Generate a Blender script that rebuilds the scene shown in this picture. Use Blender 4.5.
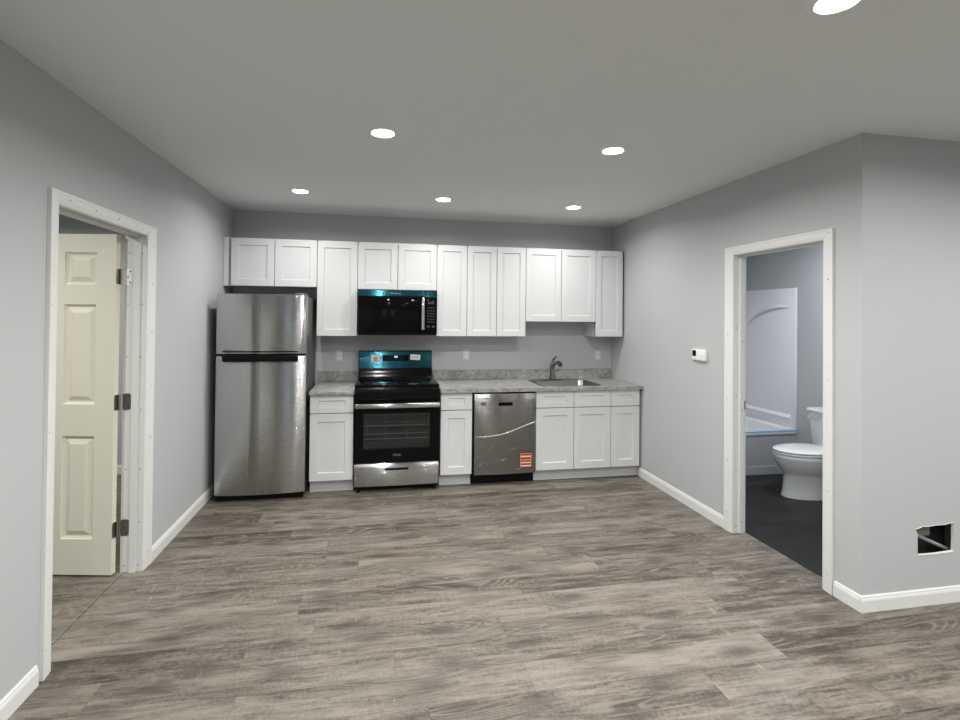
import bpy, bmesh, math, random
from mathutils import Vector, Matrix

random.seed(7)
scene = bpy.context.scene
for o in list(bpy.data.objects):
    bpy.data.objects.remove(o, do_unlink=True)
PI = math.pi

# ------------------------------------------------------------------ camera
cam_data = bpy.data.cameras.new('camera')
cam = bpy.data.objects.new('camera', cam_data)
scene.collection.objects.link(cam)
cam_data.sensor_fit = 'HORIZONTAL'
cam_data.sensor_width = 36.0
cam_data.lens = 493.303 / 960 * 36
cam_data.shift_x = (480 - 468.755) / 960
cam_data.shift_y = (311.562 - 360) / 960
cam_data.clip_start = 0.05
R_ = Vector((0.98340492, -0.18116132, 0.00976374))
U_ = Vector((-0.01136333, -0.00779384, 0.99990506))
F_ = Vector((0.18106802, 0.98342251, 0.0097231))
cam.matrix_world = Matrix(((R_.x, U_.x, -F_.x, 0.5755), (R_.y, U_.y, -F_.y, -4.4834),
                           (R_.z, U_.z, -F_.z, 1.5663), (0, 0, 0, 1)))
scene.camera = cam

# ------------------------------------------------------------------ world, exposure
world = bpy.data.worlds.new('world')
scene.world = world
world.use_nodes = True
world.node_tree.nodes['Background'].inputs[0].default_value = (0.62, 0.78, 1.0, 1)
world.node_tree.nodes['Background'].inputs[1].default_value = 1.6
vs = scene.view_settings
vs.view_transform = 'Standard'
vs.look = 'None'
vs.gamma = 1.0
vs.use_curve_mapping = False
vs.exposure = 0.35
LENS = 30.0             # glow of the recessed lamps' lenses
LAMP_W = 17.0           # power of each recessed lamp, watts
ROW_W = 8.6             # the dimmer row close to the cabinets
LAMP_SPREAD = 163.0     # its beam, degrees
LAMP_COL = (1.0, 0.985, 0.955)
BATH_W, BATH_COL = 23.0, (0.92, 0.945, 1.0)
SIDE_W = 40.0

# ------------------------------------------------------------------ room dimensions
XL, XR, YB, H = -0.820, 3.1476, 0.6615, 2.583
YE = -2.247             # where the right wall turns
YREAR, XFAR = -8.0, 6.0
WT = 0.115
WTR = 0.100

# ------------------------------------------------------------------ materials
MATS = {}


def mat(name, col, rough=0.5, metal=0.0, bump=0.0, bscale=60.0, spec=0.5, coat=0.0, aniso=0.0, emit=None, estr=0.0):
    m = bpy.data.materials.new(name)
    m.use_nodes = True
    nt = m.node_tree
    b = nt.nodes['Principled BSDF']
    b.inputs['Base Color'].default_value = (*col, 1)
    b.inputs['Roughness'].default_value = rough
    b.inputs['Metallic'].default_value = metal
    b.inputs['Specular IOR Level'].default_value = spec
    b.inputs['Coat Weight'].default_value = coat
    b.inputs['Coat Roughness'].default_value = 0.04
    b.inputs['Anisotropic'].default_value = aniso
    if emit:
        b.inputs['Emission Color'].default_value = (*emit, 1)
        b.inputs['Emission Strength'].default_value = estr
    if bump > 0:
        tc = nt.nodes.new('ShaderNodeTexCoord')
        n = nt.nodes.new('ShaderNodeTexNoise')
        n.inputs['Scale'].default_value = bscale
        n.inputs['Detail'].default_value = 3
        bp = nt.nodes.new('ShaderNodeBump')
        bp.inputs['Strength'].default_value = bump
        bp.inputs['Distance'].default_value = 0.002
        nt.links.new(tc.outputs['Object'], n.inputs['Vector'])
        nt.links.new(n.outputs['Fac'], bp.inputs['Height'])
        nt.links.new(bp.outputs['Normal'], b.inputs['Normal'])
    MATS[name] = m
    return m


class NB:
    """small node-building helper"""
    def __init__(self, m):
        self.nt = m.node_tree
        self.b = self.nt.nodes['Principled BSDF']

    def node(self, t, **kw):
        n = self.nt.nodes.new(t)
        for k, v in kw.items():
            setattr(n, k, v)
        return n

    def put(self, sock, v):
        if hasattr(v, 'node'):
            self.nt.links.new(v, sock)
        else:
            sock.default_value = v

    def math(self, op, a, b=0.0, c=0.0):
        n = self.node('ShaderNodeMath', operation=op)
        self.put(n.inputs[0], a)
        self.put(n.inputs[1], b)
        self.put(n.inputs[2], c)
        return n.outputs[0]

    def comb(self, x, y, z):
        n = self.node('ShaderNodeCombineXYZ')
        for i, v in enumerate((x, y, z)):
            self.put(n.inputs[i], v)
        return n.outputs[0]

    def noise(self, vec, scale, detail=4.0, rough=0.5, dist=0.0):
        n = self.node('ShaderNodeTexNoise')
        self.put(n.inputs['Vector'], vec)
        n.inputs['Scale'].default_value = scale
        n.inputs['Detail'].default_value = detail
        n.inputs['Roughness'].default_value = rough
        n.inputs['Distortion'].default_value = dist
        return n.outputs['Fac']

    def ramp(self, fac, stops):
        n = self.node('ShaderNodeValToRGB')
        e = n.color_ramp.elements
        while len(e) < len(stops):
            e.new(0.5)
        for i, (p, c) in enumerate(stops):
            e[i].position = p
            e[i].color = (*c, 1) if len(c) == 3 else c
        self.put(n.inputs[0], fac)
        return n.outputs[0]

    def mix(self, fac, a, b, blend='MIX'):
        n = self.node('ShaderNodeMix', data_type='RGBA', blend_type=blend)
        self.put(n.inputs[0], fac)
        self.put(n.inputs[6], a)
        self.put(n.inputs[7], b)
        return n.outputs[2]


def planks(name, pw, pl, stops, seam_dark, tint_rng, rough=0.42, white=0.5, gap=0.0012, spec=0.4):
    m = mat(name, (0.3, 0.3, 0.3), rough)
    k = NB(m)
    tc = k.node('ShaderNodeTexCoord')
    sep = k.node('ShaderNodeSeparateXYZ')
    k.put(sep.inputs[0], tc.outputs['Object'])
    x, y = sep.outputs[0], sep.outputs[1]
    yr = k.math('DIVIDE', y, pw)
    row = k.math('FLOOR', yr)
    wn = k.node('ShaderNodeTexWhiteNoise', noise_dimensions='1D')
    k.put(wn.inputs['W'], row)
    xo = k.math('ADD', k.math('DIVIDE', x, pl), k.math('MULTIPLY', wn.outputs['Value'], 7.31))
    col = k.math('FLOOR', xo)
    wn2 = k.node('ShaderNodeTexWhiteNoise', noise_dimensions='2D')
    k.put(wn2.inputs['Vector'], k.comb(row, col, 0.0))
    pid = wn2.outputs['Value']
    off = k.math('MULTIPLY', pid, 91.7)
    fx = k.math('FRACT', xo)
    fy = k.math('FRACT', yr)
    # wide clouding along the plank
    v1 = k.comb(k.math('ADD', k.math('MULTIPLY', x, 1.1), off), k.math('ADD', k.math('MULTIPLY', y, 11.0), off), off)
    n1 = k.noise(v1, 1.0, 6.0, 0.66, 0.9)
    v5 = k.comb(k.math('ADD', k.math('MULTIPLY', x, 5.5), off), k.math('ADD', k.math('MULTIPLY', y, 34.0), off), off)
    n5 = k.noise(v5, 1.0, 4.0, 0.6, 1.2)
    # streaky grain
    v2 = k.comb(k.math('ADD', k.math('MULTIPLY', x, 4.5), off), k.math('ADD', k.math('MULTIPLY', y, 42.0), off), off)
    n2 = k.noise(v2, 1.0, 6.0, 0.75, 0.6)
    n8 = k.noise(k.comb(k.math('MULTIPLY', x, 75.0), k.math('MULTIPLY', y, 45.0), off), 1.0, 4.0, 0.7)
    # cathedral rings
    v3 = k.comb(k.math('ADD', k.math('MULTIPLY', x, 0.75), off), k.math('ADD', k.math('MULTIPLY', y, 4.6), k.math('MULTIPLY', off, 1.7)), off)
    n3 = k.noise(v3, 1.3, 1.5, 0.4, 0.2)
    rings = k.math('MULTIPLY', k.math('PINGPONG', k.math('MULTIPLY', n3, 26.0), 0.5), 2.0)
    f = k.math('ADD', k.math('MULTIPLY', n1, 0.35), k.math('MULTIPLY', n2, 0.32))
    f = k.math('ADD', f, k.math('MULTIPLY', n5, 0.16))
    f = k.math('ADD', f, k.math('MULTIPLY', n8, 0.17))
    f = k.math('ADD', f, k.math('MULTIPLY', k.math('SUBTRACT', pid, 0.5), tint_rng))
    c = k.ramp(f, stops)
    lite = tuple(min(1, q * 1.35) for q in stops[-1][1])
    v6 = k.comb(k.math('ADD', k.math('MULTIPLY', x, 1.6), off), k.math('ADD', k.math('MULTIPLY', y, 6.0), off), k.math('ADD', off, 5.0))
    msk = k.ramp(k.noise(v6, 1.0, 1.0), [(0.52, (0, 0, 0)), (0.60, (1, 1, 1))])
    ln = k.ramp(rings, [(0.55, (0, 0, 0)), (0.85, (1, 1, 1))])
    c = k.mix(k.math('MULTIPLY', msk, 0.40), c, (*stops[0][1], 1))
    c = k.mix(k.math('MULTIPLY', k.math('MULTIPLY', msk, ln), white * 1.1), c, (*stops[-1][1], 1))
    # knots
    vk = k.comb(k.math('ADD', k.math('MULTIPLY', x, 2.0), off), k.math('ADD', k.math('MULTIPLY', y, 5.0), off), 0.0)
    vo = k.node('ShaderNodeTexVoronoi', voronoi_dimensions='2D')
    k.put(vo.inputs['Vector'], vk)
    vo.inputs['Scale'].default_value = 1.0
    dd_ = k.math('ADD', vo.outputs['Distance'], k.math('MULTIPLY', k.math('SUBTRACT', n2, 0.5), 0.18))
    kn = k.ramp(dd_, [(0.0, (1, 1, 1)), (0.08, (0.8, 0.8, 0.8)), (0.26, (0, 0, 0))])
    c = k.mix(k.math('MULTIPLY', kn, 0.65), c, (*seam_dark, 1))
    # limed scratches, short and mostly across the plank
    v4 = k.comb(k.math('ADD', k.math('MULTIPLY', x, 62.0), off), k.math('ADD', k.math('MULTIPLY', y, 9.0), off), off)
    n4 = k.noise(v4, 1.0, 2.0, 0.5, 0.6)
    sc = k.ramp(n4, [(0.66, (0, 0, 0)), (0.74, (1, 1, 1))])
    sc = k.math('MULTIPLY', sc, k.ramp(k.noise(v6, 1.4, 2.0), [(0.46, (0, 0, 0)), (0.58, (1, 1, 1))]))
    c = k.mix(k.math('MULTIPLY', sc, white), c, (*lite, 1))
    # seams
    ex = k.math('MULTIPLY', k.math('MINIMUM', fx, k.math('SUBTRACT', 1.0, fx)), pl)
    ey = k.math('MULTIPLY', k.math('MINIMUM', fy, k.math('SUBTRACT', 1.0, fy)), pw)
    e = k.math('MINIMUM', ex, ey)
    seam = k.math('LESS_THAN', e, gap)
    c = k.mix(k.math('MULTIPLY', seam, 0.40), c, (*seam_dark, 1))
    k.put(k.b.inputs['Base Color'], c)
    bp = k.node('ShaderNodeBump')
    bp.inputs['Strength'].default_value = 0.25
    k.b.inputs['Specular IOR Level'].default_value = spec
    bp.inputs['Distance'].default_value = 0.0015
    k.put(bp.inputs['Height'], k.math('SUBTRACT', k.math('MULTIPLY', n2, 0.6), seam))
    k.put(k.b.inputs['Normal'], bp.outputs['Normal'])
    return m


planks('lvp_floor', 0.178, 1.22,
       [(0.405, (0.045, 0.037, 0.028)), (0.462, (0.103, 0.089, 0.071)), (0.505, (0.156, 0.138, 0.112)), (0.580, (0.226, 0.203, 0.171))],
       (0.045, 0.036, 0.029), 0.09)
planks('slate_floor', 0.305, 0.61,
       [(0.38, (0.006, 0.006, 0.006)), (0.5, (0.013, 0.013, 0.013)), (0.62, (0.030, 0.0295, 0.029))],
       (0.012, 0.012, 0.012), 0.05, 0.4, 0.2, spec=0.18)

mat('wall_paint', (0.465, 0.482, 0.490), 0.75, bump=0.12, bscale=140)
mat('ceiling_paint', (0.76, 0.785, 0.79), 0.85, bump=0.10, bscale=110)
mat('trim_paint', (0.71, 0.715, 0.70), 0.38)
mat('primed_pine', (0.64, 0.65, 0.63), 0.5, bump=0.15, bscale=30)
mat('nail_mark', (0.42, 0.42, 0.40), 0.7)
mat('cabinet_white', (0.63, 0.643, 0.65), 0.36)
mat('cabinet_side', (0.60, 0.607, 0.61), 0.45)
mat('door_cream', (0.70, 0.685, 0.575), 0.42)
mat('nickel', (0.34, 0.315, 0.275), 0.34, 1.0)
mat('chrome', (0.82, 0.83, 0.84), 0.07, 1.0)
mat('dark_chrome', (0.26, 0.265, 0.27), 0.14, 1.0)
mat('black_plastic', (0.005, 0.005, 0.0055), 0.35, spec=0.12)
mat('black_gloss', (0.003, 0.003, 0.0035), 0.05, spec=0.11)
mat('black_enamel', (0.0035, 0.0035, 0.004), 0.12, spec=0.14)
mat('burner_ring', (0.045, 0.045, 0.047), 0.2)
mat('appliance_grey', (0.075, 0.077, 0.080), 0.5)
mat('white_plastic', (0.80, 0.80, 0.79), 0.4)
mat('outlet_plastic', (0.62, 0.62, 0.61), 0.45)
mat('slot_dark', (0.05, 0.05, 0.05), 0.6)
mat('porcelain', (0.78, 0.78, 0.78), 0.12, coat=0.5)
mat('acrylic_white', (0.80, 0.80, 0.81), 0.25)
mat('apron_shaded', (0.36, 0.37, 0.38), 0.4)  # apron of the white tub, its shade put into the grey
mat('blue_tape', (0.16, 0.45, 0.72), 0.6)
mat('sticker_white', (0.80, 0.80, 0.80), 0.5)
mat('sticker_red', (0.60, 0.10, 0.08), 0.5)
mat('sticker_orange', (0.66, 0.20, 0.09), 0.5)
mat('sticker_dark', (0.16, 0.05, 0.03), 0.5)
mat('sticker_grey', (0.35, 0.36, 0.36), 0.5)
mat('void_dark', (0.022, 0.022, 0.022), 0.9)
mat('stud_wood', (0.16, 0.155, 0.125), 0.8)
mat('drywall_edge', (0.72, 0.72, 0.70), 0.9)
mat('rack_steel', (0.42, 0.42, 0.42), 0.35, 0.8)
mat('oven_enamel', (0.06, 0.06, 0.065), 0.4)
mat('digit_glow', (0.1, 0.2, 0.5), 0.5, emit=(0.55, 0.75, 1.0), estr=1.6)
mat('logo_grey', (0.36, 0.37, 0.38), 0.4, 0.3)
mat('logo_teal', (0.16, 0.34, 0.38), 0.4, 0.3)
mat('lamp_lens', (0.9, 0.9, 0.9), 0.5, emit=LAMP_COL, estr=LENS)
mat('lamp_lens_cool', (0.9, 0.9, 0.9), 0.5, emit=BATH_COL, estr=LENS)
mat('lamp_trim', (0.85, 0.85, 0.83), 0.5)


def steel(name, col, rough, aniso, grain_axis='x', brush=0.0):
    m = mat(name, col, rough, 1.0, aniso=aniso)
    k = NB(m)
    tg = k.node('ShaderNodeTangent', direction_type='RADIAL', axis='Z')
    k.put(k.b.inputs['Tangent'], tg.outputs[0])
    k.b.inputs['Anisotropic Rotation'].default_value = 0.25
    tc = k.node('ShaderNodeTexCoord')
    mp = k.node('ShaderNodeMapping')
    mp.inputs['Scale'].default_value = (30, 30, 4200) if grain_axis == 'x' else (700, 700, 3)
    k.put(mp.inputs['Vector'], tc.outputs['Object'])
    n = k.noise(mp.outputs[0], 1.0, 3.0, 0.6)
    r = k.node('ShaderNodeMapRange')
    k.put(r.inputs[0], n)
    if brush > 0:
        # fine horizontal brushing tilts the normal up and down
        geo = k.node('ShaderNodeNewGeometry')
        va = k.node('ShaderNodeVectorMath', operation='ADD')
        k.put(va.inputs[0], geo.outputs['Normal'])
        k.put(va.inputs[1], k.comb(0.0, 0.0, k.math('MULTIPLY', k.math('SUBTRACT', n, 0.5), brush)))
        vn = k.node('ShaderNodeVectorMath', operation='NORMALIZE')
        k.put(vn.inputs[0], va.outputs[0])
        k.put(k.b.inputs['Normal'], vn.outputs[0])
    r.inputs[3].default_value = rough * 0.85
    r.inputs[4].default_value = rough * 1.15
    k.put(k.b.inputs['Roughness'], r.outputs[0])
    return m


steel('stainless', (0.50, 0.50, 0.495), 0.15, 1.0, brush=2.2)
steel('stainless_dark', (0.31, 0.31, 0.305), 0.18, 1.0, brush=1.8)
steel('sink_steel', (0.27, 0.27, 0.265), 0.24, 0.3)
steel('teal_film', (0.030, 0.140, 0.180), 0.16, 1.0, brush=1.8)


def laminate():
    m = mat('laminate', (0.5, 0.5, 0.5), 0.3)
    k = NB(m)
    tc = k.node('ShaderNodeTexCoord')
    n1 = k.noise(tc.outputs['Object'], 14.0, 6.0, 0.68, 1.2)
    n2 = k.noise(tc.outputs['Object'], 70.0, 4.0, 0.6)
    f = k.math('ADD', k.math('MULTIPLY', n1, 0.7), k.math('MULTIPLY', n2, 0.3))
    c = k.ramp(f, [(0.34, (0.115, 0.112, 0.107)), (0.46, (0.25, 0.245, 0.237)), (0.54, (0.35, 0.345, 0.333)), (0.66, (0.48, 0.475, 0.46))])
    k.put(k.b.inputs['Base Color'], c)


laminate()


def glassy(name, tint, mixf, rough):
    m = bpy.data.materials.new(name)
    m.use_nodes = True
    nt = m.node_tree
    nt.nodes.remove(nt.nodes['Principled BSDF'])
    out = nt.nodes['Material Output']
    t = nt.nodes.new('ShaderNodeBsdfTransparent')
    t.inputs[0].default_value = (*tint, 1)
    g = nt.nodes.new('ShaderNodeBsdfGlossy')
    g.inputs['Color'].default_value = (0.9, 0.9, 0.9, 1)
    g.inputs['Roughness'].default_value = rough
    mx = nt.nodes.new('ShaderNodeMixShader')
    mx.inputs[0].default_value = mixf
    nt.links.new(t.outputs[0], mx.inputs[1])
    nt.links.new(g.outputs[0], mx.inputs[2])
    nt.links.new(mx.outputs[0], out.inputs[0])
    MATS[name] = m


glassy('oven_glass', (0.60, 0.60, 0.62), 0.05, 0.03)
glassy('window_glass', (0.95, 0.97, 0.97), 0.06, 0.01)
glassy('plastic_film', (0.90, 0.90, 0.90), 0.10, 0.18)
glassy('film_roll', (0.85, 0.85, 0.85), 0.28, 0.25)


# ------------------------------------------------------------------ mesh helpers
class G:
    def __init__(self):
        self.v, self.f, self.m = [], [], []

    def add(self, verts, faces, mi=0):
        b = len(self.v)
        self.v += [tuple(p) for p in verts]
        for q in faces:
            self.f.append([i + b for i in q])
            self.m.append(mi)

    def box(self, x0, x1, y0, y1, z0, z1, mi=0, bev=0.0, seg=1):
        if bev <= 0:
            vs_ = [(x, y, z) for x in (x0, x1) for y in (y0, y1) for z in (z0, z1)]
            self.add(vs_, [(0, 1, 3, 2), (4, 6, 7, 5), (0, 4, 5, 1), (2, 3, 7, 6), (0, 2, 6, 4), (1, 5, 7, 3)], mi)
        else:
            bm = bmesh.new()
            bmesh.ops.create_cube(bm, size=1.0)
            for v in bm.verts:
                v.co = ((x0 + x1) / 2 + v.co.x * (x1 - x0), (y0 + y1) / 2 + v.co.y * (y1 - y0), (z0 + z1) / 2 + v.co.z * (z1 - z0))
            bmesh.ops.bevel(bm, geom=bm.edges[:], offset=bev, segments=seg, profile=0.5, affect='EDGES')
            self.bm(bm, mi)
        return self

    def bm(self, bm, mi=0):
        bm.verts.index_update()
        self.add([v.co.copy() for v in bm.verts], [[v.index for v in f.verts] for f in bm.faces], mi)
        bm.free()
        return self

    def rings(self, rs, cap0=True, cap1=True, mi=0, closed=True):
        n = len(rs[0])
        verts = [p for r in rs for p in r]
        faces = []
        for a in range(len(rs) - 1):
            for i in range(n if closed else n - 1):
                j = (i + 1) % n
                faces.append((a * n + i, a * n + j, (a + 1) * n + j, (a + 1) * n + i))
        if cap0:
            faces.append(tuple(reversed(range(n))))
        if cap1:
            faces.append(tuple((len(rs) - 1) * n + i for i in range(n)))
        self.add(verts, faces, mi)
        return self

    def cyl(self, p0, p1, r0, r1=None, n=20, mi=0, caps=True):
        p0, p1 = Vector(p0), Vector(p1)
        r1 = r0 if r1 is None else r1
        return self.tube([p0, p1], [r0, r1], n, mi, caps)

    def tube(self, pts, rad, n=14, mi=0, caps=True):
        pts = [Vector(p) for p in pts]
        if not isinstance(rad, (list, tuple)):
            rad = [rad] * len(pts)
        rs = []
        up = None
        for i, p in enumerate(pts):
            t = (pts[min(i + 1, len(pts) - 1)] - pts[max(i - 1, 0)]).normalized()
            if up is None:
                up = t.orthogonal().normalized()
            up = (up - t * up.dot(t)).normalized()
            s = t.cross(up)
            rs.append([p + (up * math.cos(2 * PI * k / n) + s * math.sin(2 * PI * k / n)) * rad[i] for k in range(n)])
        return self.rings(rs, caps, caps, mi)

    def lathe(self, prof, c=(0, 0, 0), n=32, mi=0, cap0=False, cap1=False):
        c = Vector(c)
        rs = [[c + Vector((r * math.cos(2 * PI * k / n), r * math.sin(2 * PI * k / n), z)) for k in range(n)] for r, z in prof]
        return self.rings(rs, cap0, cap1, mi)

    def build(self, name, mats, parent=None, origin=None, smooth=True, angle=40, loc=None):
        """one mesh object; vertices are in world metres and are stored relative to the origin of the thing"""
        if origin is None:
            origin = ORIGIN.get(parent.name, (0, 0, 0)) if parent else (loc or (0, 0, 0))
        me = bpy.data.meshes.new(name)
        me.from_pydata([(p[0] - origin[0], p[1] - origin[1], p[2] - origin[2]) for p in self.v], [], self.f)
        if not isinstance(mats, (list, tuple)):
            mats = [mats]
        for mm in mats:
            me.materials.append(MATS[mm])
        for p, mi in zip(me.polygons, self.m):
            p.material_index = mi
        bm = bmesh.new()
        bm.from_mesh(me)
        bmesh.ops.recalc_face_normals(bm, faces=bm.faces[:])
        bm.to_mesh(me)
        bm.free()
        if smooth:
            for p in me.polygons:
                p.use_smooth = True
            me.set_sharp_from_angle(angle=math.radians(angle))
        o = bpy.data.objects.new(name, me)
        scene.collection.objects.link(o)
        if parent:
            o.parent = parent
            ORIGIN[o.name] = origin
        elif loc:
            o.location = loc
        return o


ORIGIN = {}


def thing(name, label, cat, loc=(0, 0, 0), group=None, kind=None, local=False):
    o = bpy.data.objects.new(name, None)
    scene.collection.objects.link(o)
    o.empty_display_size = 0.1
    o.location = loc
    ORIGIN[o.name] = (0, 0, 0) if local else loc
    if label:
        o['label'] = label
    if cat:
        o['category'] = cat
    if group:
        o['group'] = group
    if kind:
        o['kind'] = kind
    return o


def tag(o, label, cat, group=None, kind=None):
    o['label'] = label
    o['category'] = cat
    if group:
        o['group'] = group
    if kind:
        o['kind'] = kind
    return o


def structure(o, label, cat):
    o['kind'] = 'structure'
    o['label'] = label
    o['category'] = cat
    return o


def text_mesh(name, body, size, mat_name, parent, origin_pt, facing='-y', extrude=0.0006):
    cu = bpy.data.curves.new(name, 'FONT')
    cu.body = body
    cu.size = size
    cu.extrude = extrude
    cu.align_x = 'CENTER'
    cu.align_y = 'CENTER'
    to = bpy.data.objects.new(name + '_tmp', cu)
    scene.collection.objects.link(to)
    dg = bpy.context.evaluated_depsgraph_get()
    me = bpy.data.meshes.new_from_object(to.evaluated_get(dg))
    g = G()
    ox, oy, oz = origin_pt
    g.add([(ox + v.co.x, oy - v.co.z, oz + v.co.y) for v in me.vertices], [list(p.vertices) for p in me.polygons])
    bpy.data.objects.remove(to, do_unlink=True)
    bpy.data.curves.remove(cu)
    bpy.data.meshes.remove(me)
    return g.build(name, mat_name, parent, smooth=False)


def rrect(x0, x1, y0, y1, r, n=5):
    pts = []
    for cx, cy, a0 in ((x1 - r, y1 - r, 0), (x0 + r, y1 - r, 90), (x0 + r, y0 + r, 180), (x1 - r, y0 + r, 270)):
        for k in range(n + 1):
            a = math.radians(a0 + 90 * k / n)
            pts.append((cx + r * math.cos(a), cy + r * math.sin(a)))
    return pts


# ------------------------------------------------------------------ room shell
H2 = H + 0.08
g = G()
g.box(-0.913, 3.2475, YREAR, YB + 0.02, -0.06, 0)
g.box(3.2475, XFAR, YREAR, YE + 0.02, -0.06, 0)
structure(g.build('floor', 'lvp_floor', smooth=False), 'grey brown wood plank vinyl floor of the main room', 'floor')
g = G().box(-4.2, -0.918, -4.6, 0.88, -0.06, 0)
structure(g.build('floor_side_room', 'lvp_floor', smooth=False), 'wood plank vinyl floor seen through the open left doorway', 'floor')
g = G().box(3.2495, 4.93, YE + 0.10, 0.70, -0.06, 0)
structure(g.build('floor_bathroom', 'slate_floor', smooth=False), 'dark slate floor inside the bathroom', 'floor')
g = G().box(-4.3, XFAR + 0.1, YREAR - 0.1, 1.0, H, H2)
structure(g.build('ceiling', 'ceiling_paint', smooth=False), 'flat ceiling with recessed lights', 'ceiling')

# openings
LY0, LY1, LZ = -2.016, -1.165, 2.040       # left doorway, clear
RY0, RY1, RZ = -2.014, -1.272, 2.034       # bathroom doorway, clear
JT = 0.018
g = G()
g.box(XL - WT, XL, YREAR, LY0 - JT, 0, H)
g.box(XL - WT, XL, LY1 + JT, YB + 0.25, 0, H)
g.box(XL - WT, XL, LY0 - JT, LY1 + JT, LZ + JT, H)
structure(g.build('wall_left', 'wall_paint', smooth=False), 'light grey painted wall with the doorway to the side room', 'wall')
g = G().box(XL, 4.93, YB, YB + 0.12, 0, H)
structure(g.build('wall_back', 'wall_paint', smooth=False), 'grey painted wall behind the kitchen cabinets', 'wall')
g = G()
g.box(XR, XR + WTR, YE + 0.013, RY0 - JT, 0, H)
g.box(XR, XR + WTR, RY1 + JT, YB, 0, H)
g.box(XR, XR + WTR, RY0 - JT, RY1 + JT, RZ + JT, H)
structure(g.build('wall_right', 'wall_paint', smooth=False), 'grey painted wall with thermostat and bathroom doorway', 'wall')
structure(G().box(4.80, 4.92, YE + 0.1, YB, 0, H).build('wall_bathroom', 'wall_paint', smooth=False), 'grey wall at the far side of the bathroom', 'wall')

# return wall with the cut hole
hole = [(3.503, 0.418), (3.522, 0.421), (3.548, 0.430), (3.585, 0.427), (3.64, 0.431), (3.70, 0.430), (3.735, 0.436), (3.762, 0.435),
        (3.764, 0.36), (3.760, 0.279), (3.70, 0.276), (3.62, 0.273), (3.56, 0.274), (3.516, 0.275), (3.517, 0.33), (3.516, 0.392)]


def wall_sheet(gg, x0, x1, z0, z1, y, loop, flip=False):
    bm = bmesh.new()
    outer = [bm.verts.new((x, y, z)) for x, z in ((x0, z0), (x1, z0), (x1, z1), (x0, z1))]
    inner = [bm.verts.new((x, y, z)) for x, z in loop]
    ed = [bm.edges.new((outer[i], outer[(i + 1) % 4])) for i in range(4)]
    ed += [bm.edges.new((inner[i], inner[(i + 1) % len(inner)])) for i in range(len(inner))]
    bmesh.ops.triangle_fill(bm, edges=ed, use_beauty=True)
    gg.bm(bm, 0)


g = G()
wall_sheet(g, XR, XFAR, 0, H, YE, hole)
wall_sheet(g, XR, XFAR, 0, H, YE + 0.013, hole)
g.rings([[(x, YE, z) for x, z in hole], [(x, YE + 0.013, z) for x, z in hole]], False, False, 1)
# plaster lip broken round the cut
lip = [(3.515, 0.274), (3.56, 0.2725), (3.64, 0.272), (3.70, 0.274), (3.761, 0.277)]
g.tube([(x, YE - 0.001, z) for x, z in lip], 0.0022, 6, 1)
g.tube([(x, YE - 0.0005, z) for x, z in hole[:8]], 0.0016, 6, 1)
g.add([(XR, YE, 0), (XR, YE + 0.013, 0), (XR, YE + 0.013, H), (XR, YE, H)], [(0, 1, 2, 3)])
wr = structure(g.build('wall_right_return', ['wall_paint', 'drywall_edge'], smooth=False), 'grey wall turning the corner with a rough hole cut low in it', 'wall')
g = G()
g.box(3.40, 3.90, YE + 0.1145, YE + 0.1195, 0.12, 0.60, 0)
g.box(3.40, 3.438, YE + 0.014, YE + 0.1145, 0.12, 0.60, 1)
g.box(3.86, 3.898, YE + 0.014, YE + 0.1145, 0.12, 0.60, 1)
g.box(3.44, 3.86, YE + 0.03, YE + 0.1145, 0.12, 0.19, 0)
g.box(3.45, 3.665, YE + 0.050, YE + 0.088, 0.352, 0.60, 1)
g.build('wall_cavity', ['void_dark', 'stud_wood'], wr, smooth=False)
g = G()
g.tube([(3.47, YE + 0.045, 0.405), (3.78, YE + 0.045, 0.268)], 0.010, 8)
g.build('cable', 'logo_grey', wr)
g = G()
g.tube([(3.50, YE + 0.06, 0.343), (3.64, YE + 0.06, 0.343)], 0.004, 8)
g.build('cable', 'stud_wood', wr)
structure(G().box(3.2475, XFAR, YE + 0.12, YE + 0.135, 0, H).build('wall_bathroom_front', 'wall_paint', smooth=False), 'bathroom wall backing the return wall', 'wall')
# out of sight shell
g = G()
wx = [(-0.25, 0.38), (0.72, 1.32)]
xs = [-0.94, -0.25, 0.38, 0.72, 1.32, XFAR]
for a, b in zip(xs[:-1], xs[1:]):
    if (a, b) in wx:
        g.box(a, b, YREAR - 0.1, YREAR, 0, 0.95)
        g.box(a, b, YREAR - 0.1, YREAR, 2.15, H)
    else:
        g.box(a, b, YREAR - 0.1, YREAR, 0, H)
structure(g.build('wall_rear', 'wall_paint', smooth=False), 'grey wall with two windows behind the viewer', 'wall')
structure(G().box(XFAR, XFAR + 0.1, YREAR - 0.1, YE + 0.135, 0, H).build('wall_far_right', 'wall_paint', smooth=False), 'grey wall closing the room on the right', 'wall')
g = G()
g.box(-4.3, XL - WT, 0.87, 0.97, 0, H)
g.box(-4.3, -4.2, -4.6, 0.97, 0, H)
g.box(-4.3, XL - WT, -4.7, -4.6, 0, H)
structure(g.build('wall_side_room', 'wall_paint', smooth=False), 'grey walls of the side room behind the cream door', 'wall')
for i, (a, b) in enumerate(wx):
    g = G()
    for q in ((a, a + 0.05, 0.95, 2.15), (b - 0.05, b, 0.95, 2.15), (a, b, 0.95, 1.0), (a, b, 2.10, 2.15), (a, b, 1.53, 1.57)):
        g.box(q[0], q[1], YREAR - 0.08, YREAR - 0.02, q[2], q[3])
    w = structure(g.build('window_%d' % (i + 1), 'trim_paint', smooth=False), 'white framed window in the rear wall', 'window')
    G().box(a + 0.05, b - 0.05, YREAR - 0.055, YREAR - 0.05, 1.0, 2.1).build('pane', 'window_glass', w, smooth=False)


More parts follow.
